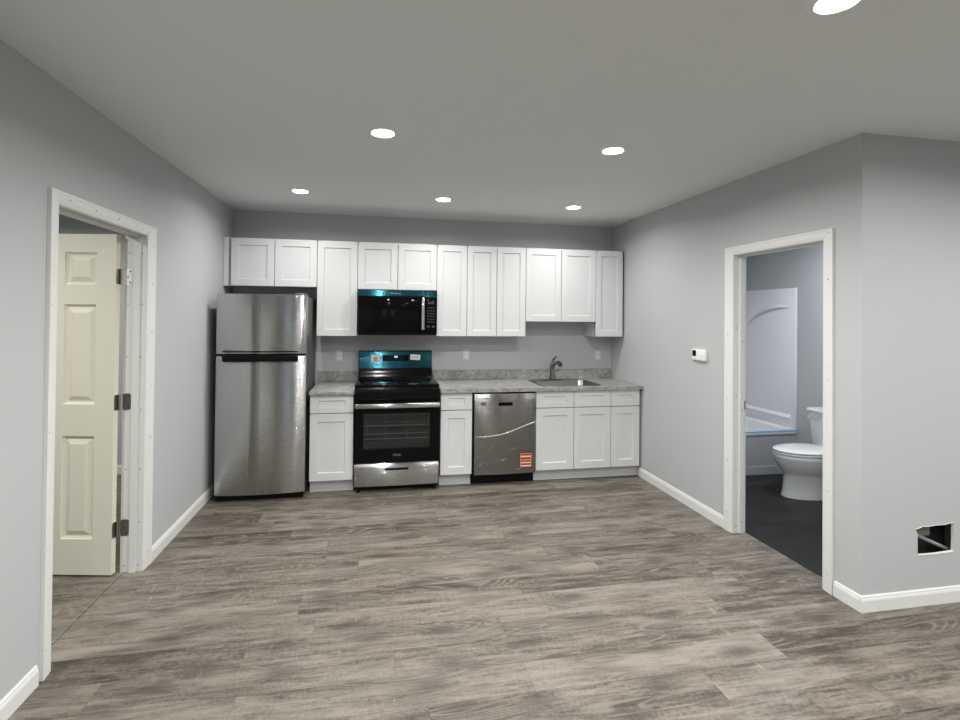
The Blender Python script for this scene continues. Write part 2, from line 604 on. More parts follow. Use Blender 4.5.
# ------------------------------------------------------------------ trim
def baseboard(name, p0, p1, nrm, label, h=0.086, m0=0.0, m1=0.0):
    """moulded skirting running p0->p1; nrm points into the room; m0/m1 mitre lengths at the front face"""
    prof = [(0, 0), (0.013, 0), (0.013, h * 0.72), (0.0115, h * 0.76), (0.0115, h * 0.80), (0.0085, h * 0.86), (0.0085, h * 0.93), (0.004, h), (0, h)]
    p0, p1, nrm = Vector((*p0, 0)), Vector((*p1, 0)), Vector((*nrm, 0))
    d = (p1 - p0).normalized()
    r0 = [p0 + nrm * t + d * (m0 * t / 0.013) + Vector((0, 0, z)) for t, z in prof]
    r1 = [p1 + nrm * t + d * (m1 * t / 0.013) + Vector((0, 0, z)) for t, z in prof]
    return structure(G().rings([r0, r1]).build(name, 'trim_paint', smooth=False), label, 'baseboard')


baseboard('baseboard_left', (XL, YREAR), (XL, -2.108), (1, 0), 'white baseboard on the near stretch of the left wall')
baseboard('baseboard_left_far', (XL, -1.062), (XL, YB), (1, 0), 'white baseboard between the left doorway and the refrigerator')
baseboard('baseboard_right', (XR, -1.192), (XR, 0.05), (-1, 0), 'white baseboard between the cabinets and bathroom doorway')
baseboard('baseboard_right_near', (XR, -2.092), (XR, YE), (-1, 0), 'short white baseboard between bathroom casing and corner', m1=-0.0, h=0.086)
bpy.data.objects['baseboard_right_near'].data.update()
baseboard('baseboard_right_return', (XR - 0.013, YE), (XFAR, YE), (0, -1), 'white baseboard below the hole in the return wall', h=0.086)
baseboard('baseboard_side_room', (-4.2, 0.87), (XL - WT, 0.87), (0, -1), 'white baseboard in the side room')
baseboard('baseboard_bathroom', (4.80, -2.1), (4.80, -0.135), (-1, 0), 'white baseboard behind the toilet')


def casing(name, x, side, y0, y1, z1, cw0, cw1, cwt, label, marks):
    """door casing on a wall plane x, thickness towards side; y0,y1 clear opening, cw* widths"""
    t = 0.016
    g = G()

    def strip(pa, pb, qa, qb):
        # pa,pb outer line (y,z); qa,qb inner line; profile across
        prof = [(0.0, 0.0), (0.0, 1.0), (0.16, 1.0), (0.22, 0.86), (0.30, 0.86), (0.72, 0.72), (0.80, 0.60), (0.97, 0.52), (1.0, 0.40), (1.0, 0.0)]
        ra, rb = [], []
        for s, h in prof:
            ra.append((x + side * t * h, pa[0] + (qa[0] - pa[0]) * s, pa[1] + (qa[1] - pa[1]) * s))
            rb.append((x + side * t * h, pb[0] + (qb[0] - pb[0]) * s, pb[1] + (qb[1] - pb[1]) * s))
        g.rings([ra, rb])
    e = 0.004
    strip((y0 - cw0, 0), (y0 - cw0, z1 + cwt), (y0 - e, 0), (y0 - e, z1 + e))
    strip((y1 + cw1, 0), (y1 + cw1, z1 + cwt), (y1 + e, 0), (y1 + e, z1 + e))
    strip((y0 - cw0, z1 + cwt), (y1 + cw1, z1 + cwt), (y0 - e, z1 + e), (y1 + e, z1 + e))
    for (yy, zz) in marks:
        xx = x + side * (t * 0.86)
        n = 8
        rr = 0.0035 + 0.003 * random.random()
        g.rings([[(xx - side * 0.004, yy + rr * math.cos(2 * PI * k / n), zz + rr * math.sin(2 * PI * k / n)) for k in range(n)],
                 [(xx + side * 0.0012, yy + rr * math.cos(2 * PI * k / n), zz + rr * math.sin(2 * PI * k / n)) for k in range(n)]], mi=1)
    return structure(g.build(name, ['trim_paint', 'nail_mark'], smooth=False), label, 'door casing')


def jamb(name, x0, x1, y0, y1, z1, stop, label, marks, m='trim_paint'):
    g = G()
    g.box(x0, x1, y0 - JT, y0, 0, z1)
    g.box(x0, x1, y1, y1 + JT, 0, z1)
    g.box(x0, x1, y0 - JT, y1 + JT, z1, z1 + JT)
    s0, s1 = stop
    g.box(s0, s1, y0, y0 + 0.011, 0, z1)
    g.box(s0, s1, y1 - 0.011, y1, 0, z1)
    g.box(s0, s1, y0 + 0.011, y1 - 0.011, z1 - 0.011, z1)
    for (xx, zz, yo) in marks:
        n = 8
        rr = 0.0065
        g.rings([[(xx + rr * math.cos(2 * PI * k / n), y1 + 0.002, zz + rr * math.sin(2 * PI * k / n)) for k in range(n)],
                 [(xx + rr * math.cos(2 * PI * k / n), y1 - 0.0008 - yo, zz + rr * math.sin(2 * PI * k / n)) for k in range(n)]], mi=1)
    return structure(g.build(name, [m, 'nail_mark'], smooth=False), label, 'door jamb')


mk = [(-1.105, z) for z in (0.09, 0.42, 0.80, 1.12, 1.45, 1.75, 1.98)] + [(-2.07, z) for z in (0.12, 0.55, 1.05, 1.6)]
mk += [(y, 2.075) for y in (-1.95, -1.74, -1.52, -1.33)]
casing('trim_1', XL, 1, LY0, LY1, LZ, 0.068, 0.100, 0.062, 'white casing with nail marks round the left doorway', mk)
jamb('trim_2', XL - WT - 0.002, XL + 0.004, LY0, LY1, LZ, (-0.885, -0.850), 'white primed jamb with filled nail marks inside left doorway',
     [(xx + random.uniform(-.004, .004), z, 0) for z in (0.04, 0.30, 0.62, 0.98, 1.3, 1.62, 1.93) for xx in (-0.912, -0.838)], 'primed_pine')
mk = [(-1.225, z) for z in (0.14, 0.52, 0.98, 1.45)] + [(-2.055, z) for z in (0.10, 0.58, 1.22, 1.80)] + [(-1.62, 2.07), (-2.06, 2.07)]
casing('trim_3', XR, -1, RY0, RY1, RZ, 0.070, 0.080, 0.060, 'white casing with nail marks round the bathroom doorway', mk)
jamb('trim_4', XR - 0.004, XR + WTR + 0.002, RY0, RY1, RZ, (3.193, 3.226), 'white jamb inside the bathroom doorway',
     [(3.17, z, 0) for z in (0.05, 0.45, 1.0, 1.5)] + [(3.209, z, 0.011) for z in (0.08, 0.9, 1.4)])
# strike plate on the bathroom jamb
G().box(3.229, 3.247, RY1 - 0.0018, RY1 + 0.004, 0.90, 0.965, 0, 0.0008).build('strike_plate', 'nickel', bpy.data.objects['trim_4'])

# ------------------------------------------------------------------ side room door (local coordinates, hinge at origin, slab towards -x)
dr = thing('door_1', 'cream six-panel interior door standing open in the left doorway', 'door', (-0.962, -1.213, 0.0), kind='structure', local=True)
dr.rotation_euler = (0, 0, math.radians(-10.5))
W_, T_ = 0.762, 0.035
xc = [0, 0.115, 0.305, 0.457, 0.647, W_]
zc = [0.012, 0.222, 0.832, 1.020, 1.615, 1.732, 1.926, 2.035]
g = G()


def raised(gg, x0, x1, z0, z1, y, s):
    """moulded raised panel; s=+1 means recess goes to +y"""
    st = [(0, 0), (0.004, 0.008), (0.014, 0.0145), (0.020, 0.0145), (0.046, 0.003), (0.050, 0.002)]
    rs = []
    for ins, dp in st:
        rs.append([(x0 + ins, y + s * dp, z0 + ins), (x1 - ins, y + s * dp, z0 + ins), (x1 - ins, y + s * dp, z1 - ins), (x0 + ins, y + s * dp, z1 - ins)])
    gg.rings(rs, False, True)


for yy, s in ((0.0, 1), (T_, -1)):
    for i in range(5):
        for j in range(7):
            x0, x1, z0, z1 = -xc[i + 1], -xc[i], zc[j], zc[j + 1]
            if i in (1, 3) and j in (1, 3, 5):
                raised(g, x0, x1, z0, z1, yy, s)
            else:
                g.add([(x0, yy, z0), (x1, yy, z0), (x1, yy, z1), (x0, yy, z1)], [(0, 1, 2, 3)])
rim = [(0, zc[0]), (-W_, zc[0]), (-W_, zc[-1]), (0, zc[-1])]
g.rings([[(x, 0, z) for x, z in rim], [(x, T_, z) for x, z in rim]], False, False)
g.build('slab', 'door_cream', dr, smooth=False)
for z in (0.27, 1.03, 1.785):
    g = G()
    pr_ = rrect(0.001, T_ - 0.001, z - 0.046, z + 0.046, 0.010, 4)
    g.rings([[(-0.002, yy, zz) for yy, zz in pr_], [(0.0022, yy, zz) for yy, zz in pr_]])
    g.cyl((0.0085, T_ - 0.002, z - 0.046), (0.0085, T_ - 0.002, z + 0.046), 0.0065, n=12)
    g.build('hinge', 'nickel', dr)
lv = G()
for yy, s in ((0.0, -1), (T_, 1)):
    lv.cyl((-0.70, yy, 0.93), (-0.70, yy + s * 0.012, 0.93), 0.033, n=20)
    lv.cyl((-0.70, yy + s * 0.012, 0.93), (-0.70, yy + s * 0.035, 0.93), 0.012, n=12)
    lv.tube([(-0.70, yy + s * 0.033, 0.93), (-0.70, yy + s * 0.045, 0.93), (-0.70, yy + s * 0.06, 0.93), (-0.70, yy + s * 0.066, 0.93)], [0.018, 0.027, 0.025, 0.012], 16)
lv.build('door_knob', 'nickel', dr)
# leaves screwed to the jamb
for i, z in enumerate((0.27, 1.03, 1.785)):
    g = G()
    pr_ = rrect(-0.9365, -0.893, z - 0.05, z + 0.05, 0.012, 4)
    g.rings([[(x, LY1 + 0.001, zz) for x, zz in pr_], [(x, LY1 - 0.0025, zz) for x, zz in pr_]])
    for k, (sx, sz) in enumerate(((-0.905, 0.033), (-0.917, 0.0), (-0.905, -0.033))):
        g.cyl((sx, LY1 - 0.002, z + sz), (sx, LY1 - 0.0036, z + sz), 0.0045, n=10, mi=1)
    g.build('hinge_leaf', ['white_plastic' if i == 2 else 'nickel', 'slot_dark'], bpy.data.objects['trim_2'])

# ------------------------------------------------------------------ cabinets
def shaker(gg, x0, x1, z0, z1, yf, rail=0.066, t=0.019, mi=0, rail_z=None):
    """shaker front whose face lies at y=yf and back at yf+t"""
    rz = rail if rail_z is None else rail_z
    R = lambda i, j, y: [(x0 + i, y, z0 + j), (x1 - i, y, z0 + j), (x1 - i, y, z1 - j), (x0 + i, y, z1 - j)]
    gg.rings([R(0, 0, yf + t), R(0, 0, yf + 0.0018), R(0.0018, 0.0018, yf), R(rail, rz, yf), R(rail + 0.004, rz + 0.004, yf + 0.011)], True, True, mi)


YU = 0.355
UT, UB, SB, MB_, FB = 2.274, 1.365, 1.518, 1.815, 1.826
I = 0.0254


def upper(label, x0, x1, z0, ndoor, filler=0.0, grp='white upper wall cabinets'):
    t = thing('wall_cabinet', label, 'cabinet', (x0, YB, z0), grp)
    g = G()
    yb = YB - 0.002
    yc = YU + 0.021
    th = 0.016
    a, b = x0 + 0.0008, x1 - 0.0008
    g.box(a, a + th, yc, yb, z0, UT)
    g.box(b - th, b, yc, yb, z0, UT)
    g.box(a + th, b - th, yc, yb, z0 + 0.008, z0 + 0.008 + th)
    g.box(a + th, b - th, yc, yb, UT - th, UT)
    g.box(a + th, b - th, yb - 0.006, yb, z0 + 0.02, UT - th)
    # face frame
    g.box(a, a + 0.036, yc - 0.0005, yc + 0.018, z0, UT)
    g.box(b - 0.036, b, yc - 0.0005, yc + 0.018, z0, UT)
    g.box(a, b, yc - 0.0005, yc + 0.018, z0, z0 + 0.036)
    g.box(a, b, yc - 0.0005, yc + 0.018, UT - 0.036, UT)
    g.build('cabinet_box', 'cabinet_side', t, smooth=False)
    w = (x1 - x0) / ndoor
    for k in range(ndoor):
        d = G()
        shaker(d, x0 + k * w + 0.0025, x0 + (k + 1) * w - 0.0025, z0 + 0.003, UT - 0.006, YU, 0.062 if w > 0.31 else 0.058)
        d.build('cabinet_door', 'cabinet_white', t, smooth=False)
    if filler:
        f = G()
        f.box(x0 - filler, x0 - 0.020, YU + 0.004, YU + 0.023, z0, UT)
        f.box(x0 - 0.0205, x0 - 0.001, YU + 0.030, YU + 0.045, z0, UT)
        f.build('filler_strip', 'cabinet_white', t, smooth=False)
    return t


x15, x45, x57, x81, x111, x123 = (q * I for q in (15, 45, 57, 81, 111, 123))
upper('short wide white cabinet with two doors hung above the refrigerator', -0.757, 0.006, FB, 2, filler=0.060)
upper('tall single-door white wall cabinet between refrigerator cabinet and microwave', 0.006, x15, UB, 1)
upper('short two-door white wall cabinet directly above the microwave', x15, x45, MB_, 2)
upper('tall narrow single-door white wall cabinet just right of the microwave', x45, x57, UB, 1)
upper('tall two-door white wall cabinet above the dishwasher', x57, x81, UB, 2)
upper('two-door white wall cabinet with raised bottom above the sink', x81, x111, SB, 2)
upper('tall narrow end wall cabinet against the wall past the sink', x111, x123, UB, 1)

CT = 0.900              # counter top height
BT = 0.866              # carcass top


def base(label, x0, x1, n, drawers, end_filler=0.0, left_open=False):
    t = thing('base_cabinet', label, 'cabinet', (x0, 0.64, 0), 'white base cabinets')
    g = G()
    a, b = x0 + 0.0008, x1 - 0.0008
    yc, yb, th = 0.021, YB - 0.003, 0.016
    g.box(a, a + th, yc, yb, 0.105, BT)
    g.box(b - th, b, yc, yb, 0.105, BT)
    g.box(a + th, b - th, yc, yb, 0.105, 0.121)
    g.box(a + th, b - th, yb - 0.006, yb, 0.121, BT)
    g.box(a, a + 0.036, yc - 0.0005, yc + 0.018, 0.105, BT)
    g.box(b - 0.036, b, yc - 0.0005, yc + 0.018, 0.105, BT)
    g.box(a, b, yc - 0.0005, yc + 0.018, 0.105, 0.141)
    g.box(a, b, yc - 0.0005, yc + 0.018, 0.675, 0.73)
    g.box(a, b, yc - 0.0005, yc + 0.018, BT - 0.03, BT)
    if end_filler:
        g.box(b, b + end_filler, yc + 0.03, yc + 0.048, 0.105, BT)
    g.build('cabinet_box', 'cabinet_side', t, smooth=False)
    G().box(a, b + end_filler, 0.075, 0.090, 0.0, 0.105).build('toe_kick', 'cabinet_side', t, smooth=False)
    w = (x1 - x0) / n
    for k in range(n):
        q0, q1 = x0 + k * w + 0.0025, x0 + (k + 1) * w - 0.0025
        d = G()
        shaker(d, q0, q1, 0.113, 0.698, 0.0, 0.068)
        d.build('cabinet_door', 'cabinet_white', t, smooth=False)
        d = G()
        shaker(d, q0, q1, 0.7055, 0.8615, 0.0, 0.070, rail_z=0.047)
        d.build('drawer' if drawers else 'false_drawer_front', 'cabinet_white', t, smooth=False)
    return t


base('single-door white base cabinet between refrigerator and range', 0.0, x15 - 0.008, 1, True)
base('narrow white base cabinet between range and dishwasher', x45 + 0.006, x57 - 0.004, 1, True)
base('wide two-door white base cabinet beneath the sink', x81, x111, 2, False)
base('narrow white end base cabinet between sink cabinet and side wall', x111, x123, 1, True, end_filler=0.022)

# ------------------------------------------------------------------ countertops
YC0 = -0.032
g = G()
cl = thing('countertop', 'short grey stone-look laminate counter between refrigerator and range', 'countertop', (0.19, 0.3, BT), 'laminate countertops')
G().box(-0.004, x15 - 0.002, YC0, YB - 0.002, BT + 0.0005, CT, 0, 0.003, 2).build('worktop', 'laminate', cl)
G().box(-0.004, x15 - 0.002, YB - 0.021, YB - 0.002, CT, CT + 0.10, 0, 0.002).build('backsplash', 'laminate', cl)
cr = thing('countertop', 'long grey stone-look laminate counter holding the sink', 'countertop', (2.1, 0.3, BT), 'laminate countertops')
SX0, SX1, SY0, SY1 = 2.125, 2.765, 0.030, 0.565
CX0, CX1 = x45 + 0.002, XR - 0.002
hx0, hx1, hy0, hy1 = SX0 + 0.02, SX1 - 0.02, SY0 + 0.02, SY1 - 0.02
g = G()
z0 = BT + 0.0005
# top and underside with the cut-out, then the rim walls
for z in (CT, z0):
    for q in ((CX0, hx0, YC0, YB - 0.002), (hx1, CX1, YC0, YB - 0.002), (hx0, hx1, YC0, hy0), (hx0, hx1, hy1, YB - 0.002)):
        g.add([(q[0], q[2], z), (q[1], q[2], z), (q[1], q[3], z), (q[0], q[3], z)], [(0, 1, 2, 3)])
for lp in ([(CX0, YC0), (CX1, YC0), (CX1, YB - 0.002), (CX0, YB - 0.002)], [(hx0, hy0), (hx1, hy0), (hx1, hy1), (hx0, hy1)]):
    g.rings([[(x, y, z0) for x, y in lp], [(x, y, CT) for x, y in lp]], False, False)
g.build('worktop', 'laminate', cr, smooth=False)
G().box(CX0, CX1, YB - 0.021, YB - 0.002, CT, CT + 0.10, 0, 0.002).build('backsplash', 'laminate', cr)

# ------------------------------------------------------------------ sink
sk = thing('kitchen_sink', 'stainless steel drop-in sink set in the long counter', 'sink', (2.445, 0.3, CT))
RR = lambda i, r, z, ib=None: [(x, y, z) for x, y in rrect(SX0 + i, SX1 - i, SY0 + i, SY1 - (i if ib is None else ib), r, 8)]
g = G()
g.rings([RR(0, 0.09, CT + 0.0005), RR(0.002, 0.09, CT + 0.003), RR(0.010, 0.085, CT + 0.004), RR(0.020, 0.085, CT + 0.002, 0.085),
         RR(0.026, 0.08, CT - 0.006, 0.090), RR(0.048, 0.06, CT - 0.165, 0.112), RR(0.075, 0.06, CT - 0.180, 0.14)], False, True)
g.build('basin', 'sink_steel', sk)
g = G()
g.lathe([(0.052, 0.0), (0.050, 0.003), (0.038, 0.003), (0.034, 0.0), (0.001, -0.0005)], (2.445, 0.27, CT - 0.1795), 24)
g.build('drain', 'chrome', sk)

# ------------------------------------------------------------------ faucet
fx, fy = 2.405, 0.515
fc = thing('kitchen_faucet', 'chrome single-lever faucet standing behind the sink', 'faucet', (fx, fy, CT + 0.006))
zf = CT + 0.0055
g = G()
pl_ = rrect(fx - 0.125, fx + 0.125, fy - 0.028, fy + 0.028, 0.027, 6)
pl2 = rrect(fx - 0.120, fx + 0.120, fy - 0.023, fy + 0.023, 0.022, 6)
g.rings([[(x, y, zf) for x, y in pl_], [(x, y, zf + 0.006) for x, y in pl_], [(x, y, zf + 0.010) for x, y in pl2]])
g.build('base_plate', 'chrome', fc)
g = G()
g.tube([(fx, fy, zf + 0.008), (fx, fy, zf + 0.05), (fx, fy + 0.004, zf + 0.11), (fx, fy + 0.002, zf + 0.155), (fx, fy - 0.004, zf + 0.178), (fx, fy - 0.008, zf + 0.19)],
       [0.031, 0.026, 0.024, 0.026, 0.024, 0.012], 20)
g.build('body', 'dark_chrome', fc)
g = G()
g.tube([(fx, fy - 0.002, zf + 0.120), (fx + 0.002, fy - 0.04, zf + 0.162), (fx + 0.005, fy - 0.095, zf + 0.185), (fx + 0.008, fy - 0.145, zf + 0.192), (fx + 0.010, fy - 0.185, zf + 0.186), (fx + 0.011, fy - 0.205, zf + 0.170)],
       [0.019, 0.018, 0.018, 0.021, 0.025, 0.022], 18)
g.build('spout', 'dark_chrome', fc)
g = G()
g.tube([(fx, fy - 0.004, zf + 0.182), (fx + 0.004, fy - 0.006, zf + 0.205), (fx + 0.018, fy - 0.020, zf + 0.232), (fx + 0.038, fy - 0.040, zf + 0.246)], [0.017, 0.013, 0.009, 0.006], 14)
g.build('lever_handle', 'dark_chrome', fc)

# ------------------------------------------------------------------ refrigerator
fr = thing('refrigerator', 'stainless steel top-freezer refrigerator standing in the corner', 'refrigerator', (-0.383, 0.25, 0))
FX0, FX1 = -0.742, -0.024
G().box(FX0 + 0.006, FX1 - 0.006, -0.022, 0.62, 0.035, 1.722, 0, 0.004).build('body', 'appliance_grey', fr)


def bowed(gg, x0, x1, yb, ye, bow, z0, z1, mi=0, n=26, er=0.010):
    """appliance door, bowed out towards -y, with softened outline"""
    def loop(ins, zz):
        pts = [(x1 - ins, yb, zz)]
        a, b = x0 + ins, x1 - ins
        pts = [(b, yb, zz), (a, yb, zz)]
        for k in range(n + 1):
            s = k / n
            x = a + (b - a) * s
            u = 2 * s - 1
            y = ye - bow * (1 - u * u) + ins
            d = min(x - a, b - x)
            if d < er:
                y += (er - math.sqrt(max(0, er * er - (er - d) ** 2))) * 0.8
            pts.append((x, y, zz))
        return pts
    gg.rings([loop(0.005, z0), loop(0.0015, z0 + 0.0015), loop(0, z0 + 0.005), loop(0, z1 - 0.005), loop(0.0015, z1 - 0.0015), loop(0.005, z1)], True, True, mi)


g = G()
bowed(g, FX0, FX1, -0.030, -0.080, 0.030, 0.058, 1.217)
fd = g.build('fridge_door', 'stainless', fr, angle=30)
g = G()
bowed(g, FX0, FX1, -0.030, -0.080, 0.030, 1.233, 1.736)
fz = g.build('freezer_door', 'stainless', fr, angle=30)
g = G()
bowed(g, -0.688, -0.088, -0.085, -0.120, 0.012, 1.170, 1.226, er=0.02)
g.build('handle', 'black_plastic', fd, angle=30)
g = G()
bowed(g, -0.688, -0.088, -0.085, -0.107, 0.008, 1.248, 1.258, er=0.006)
g.build('handle_lip', 'black_plastic', fz, angle=30)
G().box(FX0 + 0.012, FX1 - 0.012, -0.030, -0.022, 0.07, 1.725).build('gasket', 'black_plastic', fr, smooth=False)
G().box(FX0 + 0.012, FX1 - 0.012, -0.055, -0.022, 0.012, 0.052).build('kick_grille', 'black_plastic', fr, smooth=False)
for xx in (FX0 + 0.06, FX1 - 0.06):
    G().cyl((xx, 0.0, 0.0), (xx, 0.0, 0.036), 0.018, n=12).build('levelling_foot', 'black_plastic', fr)
    G().cyl((xx, 0.54, 0.0), (xx, 0.54, 0.036), 0.018, n=12).build('levelling_foot', 'black_plastic', fr)
G().box(FX1 - 0.10, FX1 - 0.015, -0.065, 0.05, 1.737, 1.752, 0, 0.004).build('hinge_cover', 'appliance_grey', fr)

# ------------------------------------------------------------------ range
rg = thing('kitchen_range', 'black and stainless electric range with teal film on backguard', 'range', (0.757, 0.28, 0))
RX0, RX1 = 0.385, 1.130
g = G()
# body as a shell with an open oven cavity
g.box(RX0 + 0.006, RX1 - 0.006, 0.57, 0.60, 0.055, 0.93)
g.box(RX0 + 0.004, RX0 + 0.05, 0.0, 0.57, 0.055, 0.93)
g.box(RX1 - 0.05, RX1 - 0.004, 0.0, 0.57, 0.055, 0.93)
g.box(RX0 + 0.05, RX1 - 0.05, 0.0, 0.57, 0.055, 0.30)
g.box(RX0 + 0.05, RX1 - 0.05, 0.0, 0.57, 0.72, 0.93)
g.build('body', 'oven_enamel', rg, smooth=False)
g = G()
g.box(RX0 - 0.002, RX1 + 0.002, -0.035, 0.60, 0.931, 0.950, 0, 0.006, 3)
ck = g.build('cooktop', 'black_gloss', rg)
for i, (bx, by, br) in enumerate(((0.57, 0.13, 0.105), (0.95, 0.13, 0.085), (0.57, 0.40, 0.075), (0.95, 0.40, 0.10), (0.757, 0.44, 0.05))):
    g = G()
    g.lathe([(br, 0.9498), (br, 0.9504), (br - 0.004, 0.9504), (br - 0.004, 0.9498)], (bx, by, 0), 40)
    g.build('burner_ring', 'burner_ring', ck)
g = G()
# front fascia under the cooktop, gently rounded
pf = [(-0.012, 0.803), (-0.036, 0.806), (-0.041, 0.83), (-0.042, 0.88), (-0.040, 0.915), (-0.034, 0.929), (-0.012, 0.930)]
g.rings([[(RX0, y, z) for y, z in pf], [(RX1, y, z) for y, z in pf]])
g.build('front_panel', 'black_enamel', rg, angle=60)
# backguard
bg = G()
pf = [(0.605, 0.951), (0.520, 0.951), (0.532, 0.985), (0.560, 1.040), (0.566, 1.20), (0.575, 1.212), (0.605, 1.212)]
bg.rings([[(RX0 + 0.006, y, z) for y, z in pf], [(RX1 - 0.006, y, z) for y, z in pf]])
bgo = bg.build('backguard', 'black_enamel', rg, angle=30)
sl = lambda z, d: 0.560 + (z - 1.04) / 0.16 * 0.006 - d


def tilt_plate(x0, x1, z0, z1, d, thick=0.0012, rot=0.0):
    gg = G()
    cx_, cz_ = (x0 + x1) / 2, (z0 + z1) / 2
    pts = []
    for x, z in ((x0, z0), (x1, z0), (x1, z1), (x0, z1)):
        dx, dz = x - cx_, z - cz_
        pts.append((cx_ + dx * math.cos(rot) - dz * math.sin(rot), cz_ + dx * math.sin(rot) + dz * math.cos(rot)))
    gg.rings([[(x, sl(z, d - thick), z) for x, z in pts], [(x, sl(z, d), z) for x, z in pts]])
    return gg


tilt_plate(RX0 + 0.014, RX1 - 0.014, 1.038, 1.203, 0.0015, 0.0018).build('protective_film', 'teal_film', bgo, smooth=False)
dsp = tilt_plate(0.628, 0.890, 1.107, 1.168, 0.0028).build('display', 'black_gloss', bgo, smooth=False)
g = G()
for dx in (0.745, 0.762):
    for q in ((dx, dx + 0.0125, 1.1415, 1.1445), (dx, dx + 0.0125, 1.1485, 1.1515), (dx, dx + 0.0125, 1.1555, 1.1585), (dx + 0.010, dx + 0.0125, 1.1415, 1.1585), (dx, dx + 0.0025, 1.149, 1.1585)):
        g.box(q[0], q[1], sl(q[2], 0.0034), sl(q[2], 0.0028), q[2], q[3])
g.build('digits', 'digit_glow', dsp, smooth=False)
stk = tilt_plate(0.513, 0.603, 1.098, 1.170, 0.0030, rot=0.03).build('sticker', 'sticker_white', bgo, smooth=False)
g = G()
nn = 20
for r0, r1, a0, a1, cz in ((0.026, 0.019, 20, 165, 1.126), (0.014, 0.006, 0, 360, 1.128)):
    k = 22
    A = [math.radians(a0 + (a1 - a0) * i / k) for i in range(k + 1)]
    for i in range(k):
        qs = [(r0, A[i]), (r0, A[i + 1]), (r1, A[i + 1]), (r1, A[i])]
        P = [(0.556 + r * math.cos(a), cz + r * math.sin(a)) for r, a in qs]
        g.add([(x, sl(z, 0.0036), z) for x, z in P], [(0, 1, 2, 3)])
for z in (1.106, 1.112):
    g.box(0.525, 0.588, sl(z, 0.0036), sl(z, 0.0030), z, z + 0.0028)
g.build('sticker_print', 'sticker_red', stk, smooth=False)
stk = tilt_plate(0.905, 1.005, 1.118, 1.172, 0.0030, rot=-0.07).build('sticker', 'sticker_white', bgo, smooth=False)
g = G()
for z in (1.158, 1.150, 1.142, 1.134):
    g.box(0.918, 0.990, sl(z, 0.0036), sl(z, 0.0030), z - 0.001, z + 0.001)
g.build('sticker_print', 'sticker_grey', stk, smooth=False)
# oven door: frame around a see-through window
DY0, DY1 = -0.046, -0.012
dz0, dz1 = 0.266, 0.798
wx0, wx1, wz0, wz1 = 0.462, 1.046, 0.388, 0.700
g = G()
R4 = lambda a, b, c, d, y: [(a, y, c), (b, y, c), (b, y, d), (a, y, d)]
g.rings([R4(wx0, wx1, wz0, wz1, DY1), R4(RX0, RX1, dz0, dz1, DY1), R4(RX0, RX1, dz0, dz1, DY0 + 0.003), R4(RX0 + 0.003, RX1 - 0.003, dz0 + 0.003, dz1 - 0.003, DY0),
         R4(wx0, wx1, wz0, wz1, DY0), R4(wx0, wx1, wz0, wz1, DY1)], False, False)
od = g.build('oven_door', 'black_gloss', rg, smooth=False)
G().box(wx0 - 0.0, wx1 + 0.0, DY0 + 0.0006, DY0 + 0.004, wz0, wz1).build('window', 'oven_glass', od, smooth=False)
g = G()
hp = []
for k in range(13):
    s = k / 12
    hp.append((RX0 + 0.004 + s * (RX1 - RX0 - 0.008), DY0 - 0.045 - 0.012 * (1 - (2 * s - 1) ** 2), 0.776))
rs = []
for (x, y, z) in hp:
    rs.append([(x, y + dy, z + dz) for dy, dz in ((0.010, -0.018), (-0.006, -0.021), (-0.011, -0.016), (-0.012, 0.014), (-0.006, 0.020), (0.010, 0.019))])
g.rings(rs)
for x in (RX0 + 0.03, RX1 - 0.05):
    g.box(x, x + 0.02, DY0 - 0.04, DY0 + 0.001, 0.764, 0.786)
g.build('handle', 'stainless', od, angle=50)
text_mesh('emblem', 'Whirlpool', 0.0155, 'logo_grey', od, (0.757, DY0 - 0.0008, 0.330))
g = G()
k = 24
for i in range(k):
    a, b = 2 * PI * i / k * 0.8 + 0.5, 2 * PI * (i + 1) / k * 0.8 + 0.5
    P = [(0.038 * math.cos(a), 0.010 * math.sin(a)), (0.038 * math.cos(b), 0.010 * math.sin(b)), (0.0365 * math.cos(b), 0.0092 * math.sin(b)), (0.0365 * math.cos(a), 0.0092 * math.sin(a))]
    g.add([(0.757 + x, DY0 - 0.0012, 0.330 + z) for x, z in P], [(0, 1, 2, 3)])
g.build('emblem_ring', 'logo_grey', od, smooth=False)
for z in (0.455, 0.500, 0.575):
    g = G()
    g.tube([(RX0 + 0.052, 0.04, z), (RX1 - 0.052, 0.04, z)], 0.0035, 8)
    g.tube([(RX0 + 0.052, 0.54, z), (RX1 - 0.052, 0.54, z)], 0.0035, 8)
    for j in range(4):
        xx = RX0 + 0.10 + j * (RX1 - RX0 - 0.20) / 3
        g.tube([(xx, 0.04, z + 0.003), (xx, 0.54, z + 0.003)], 0.002, 6)
    g.build('oven_rack', 'rack_steel', rg)
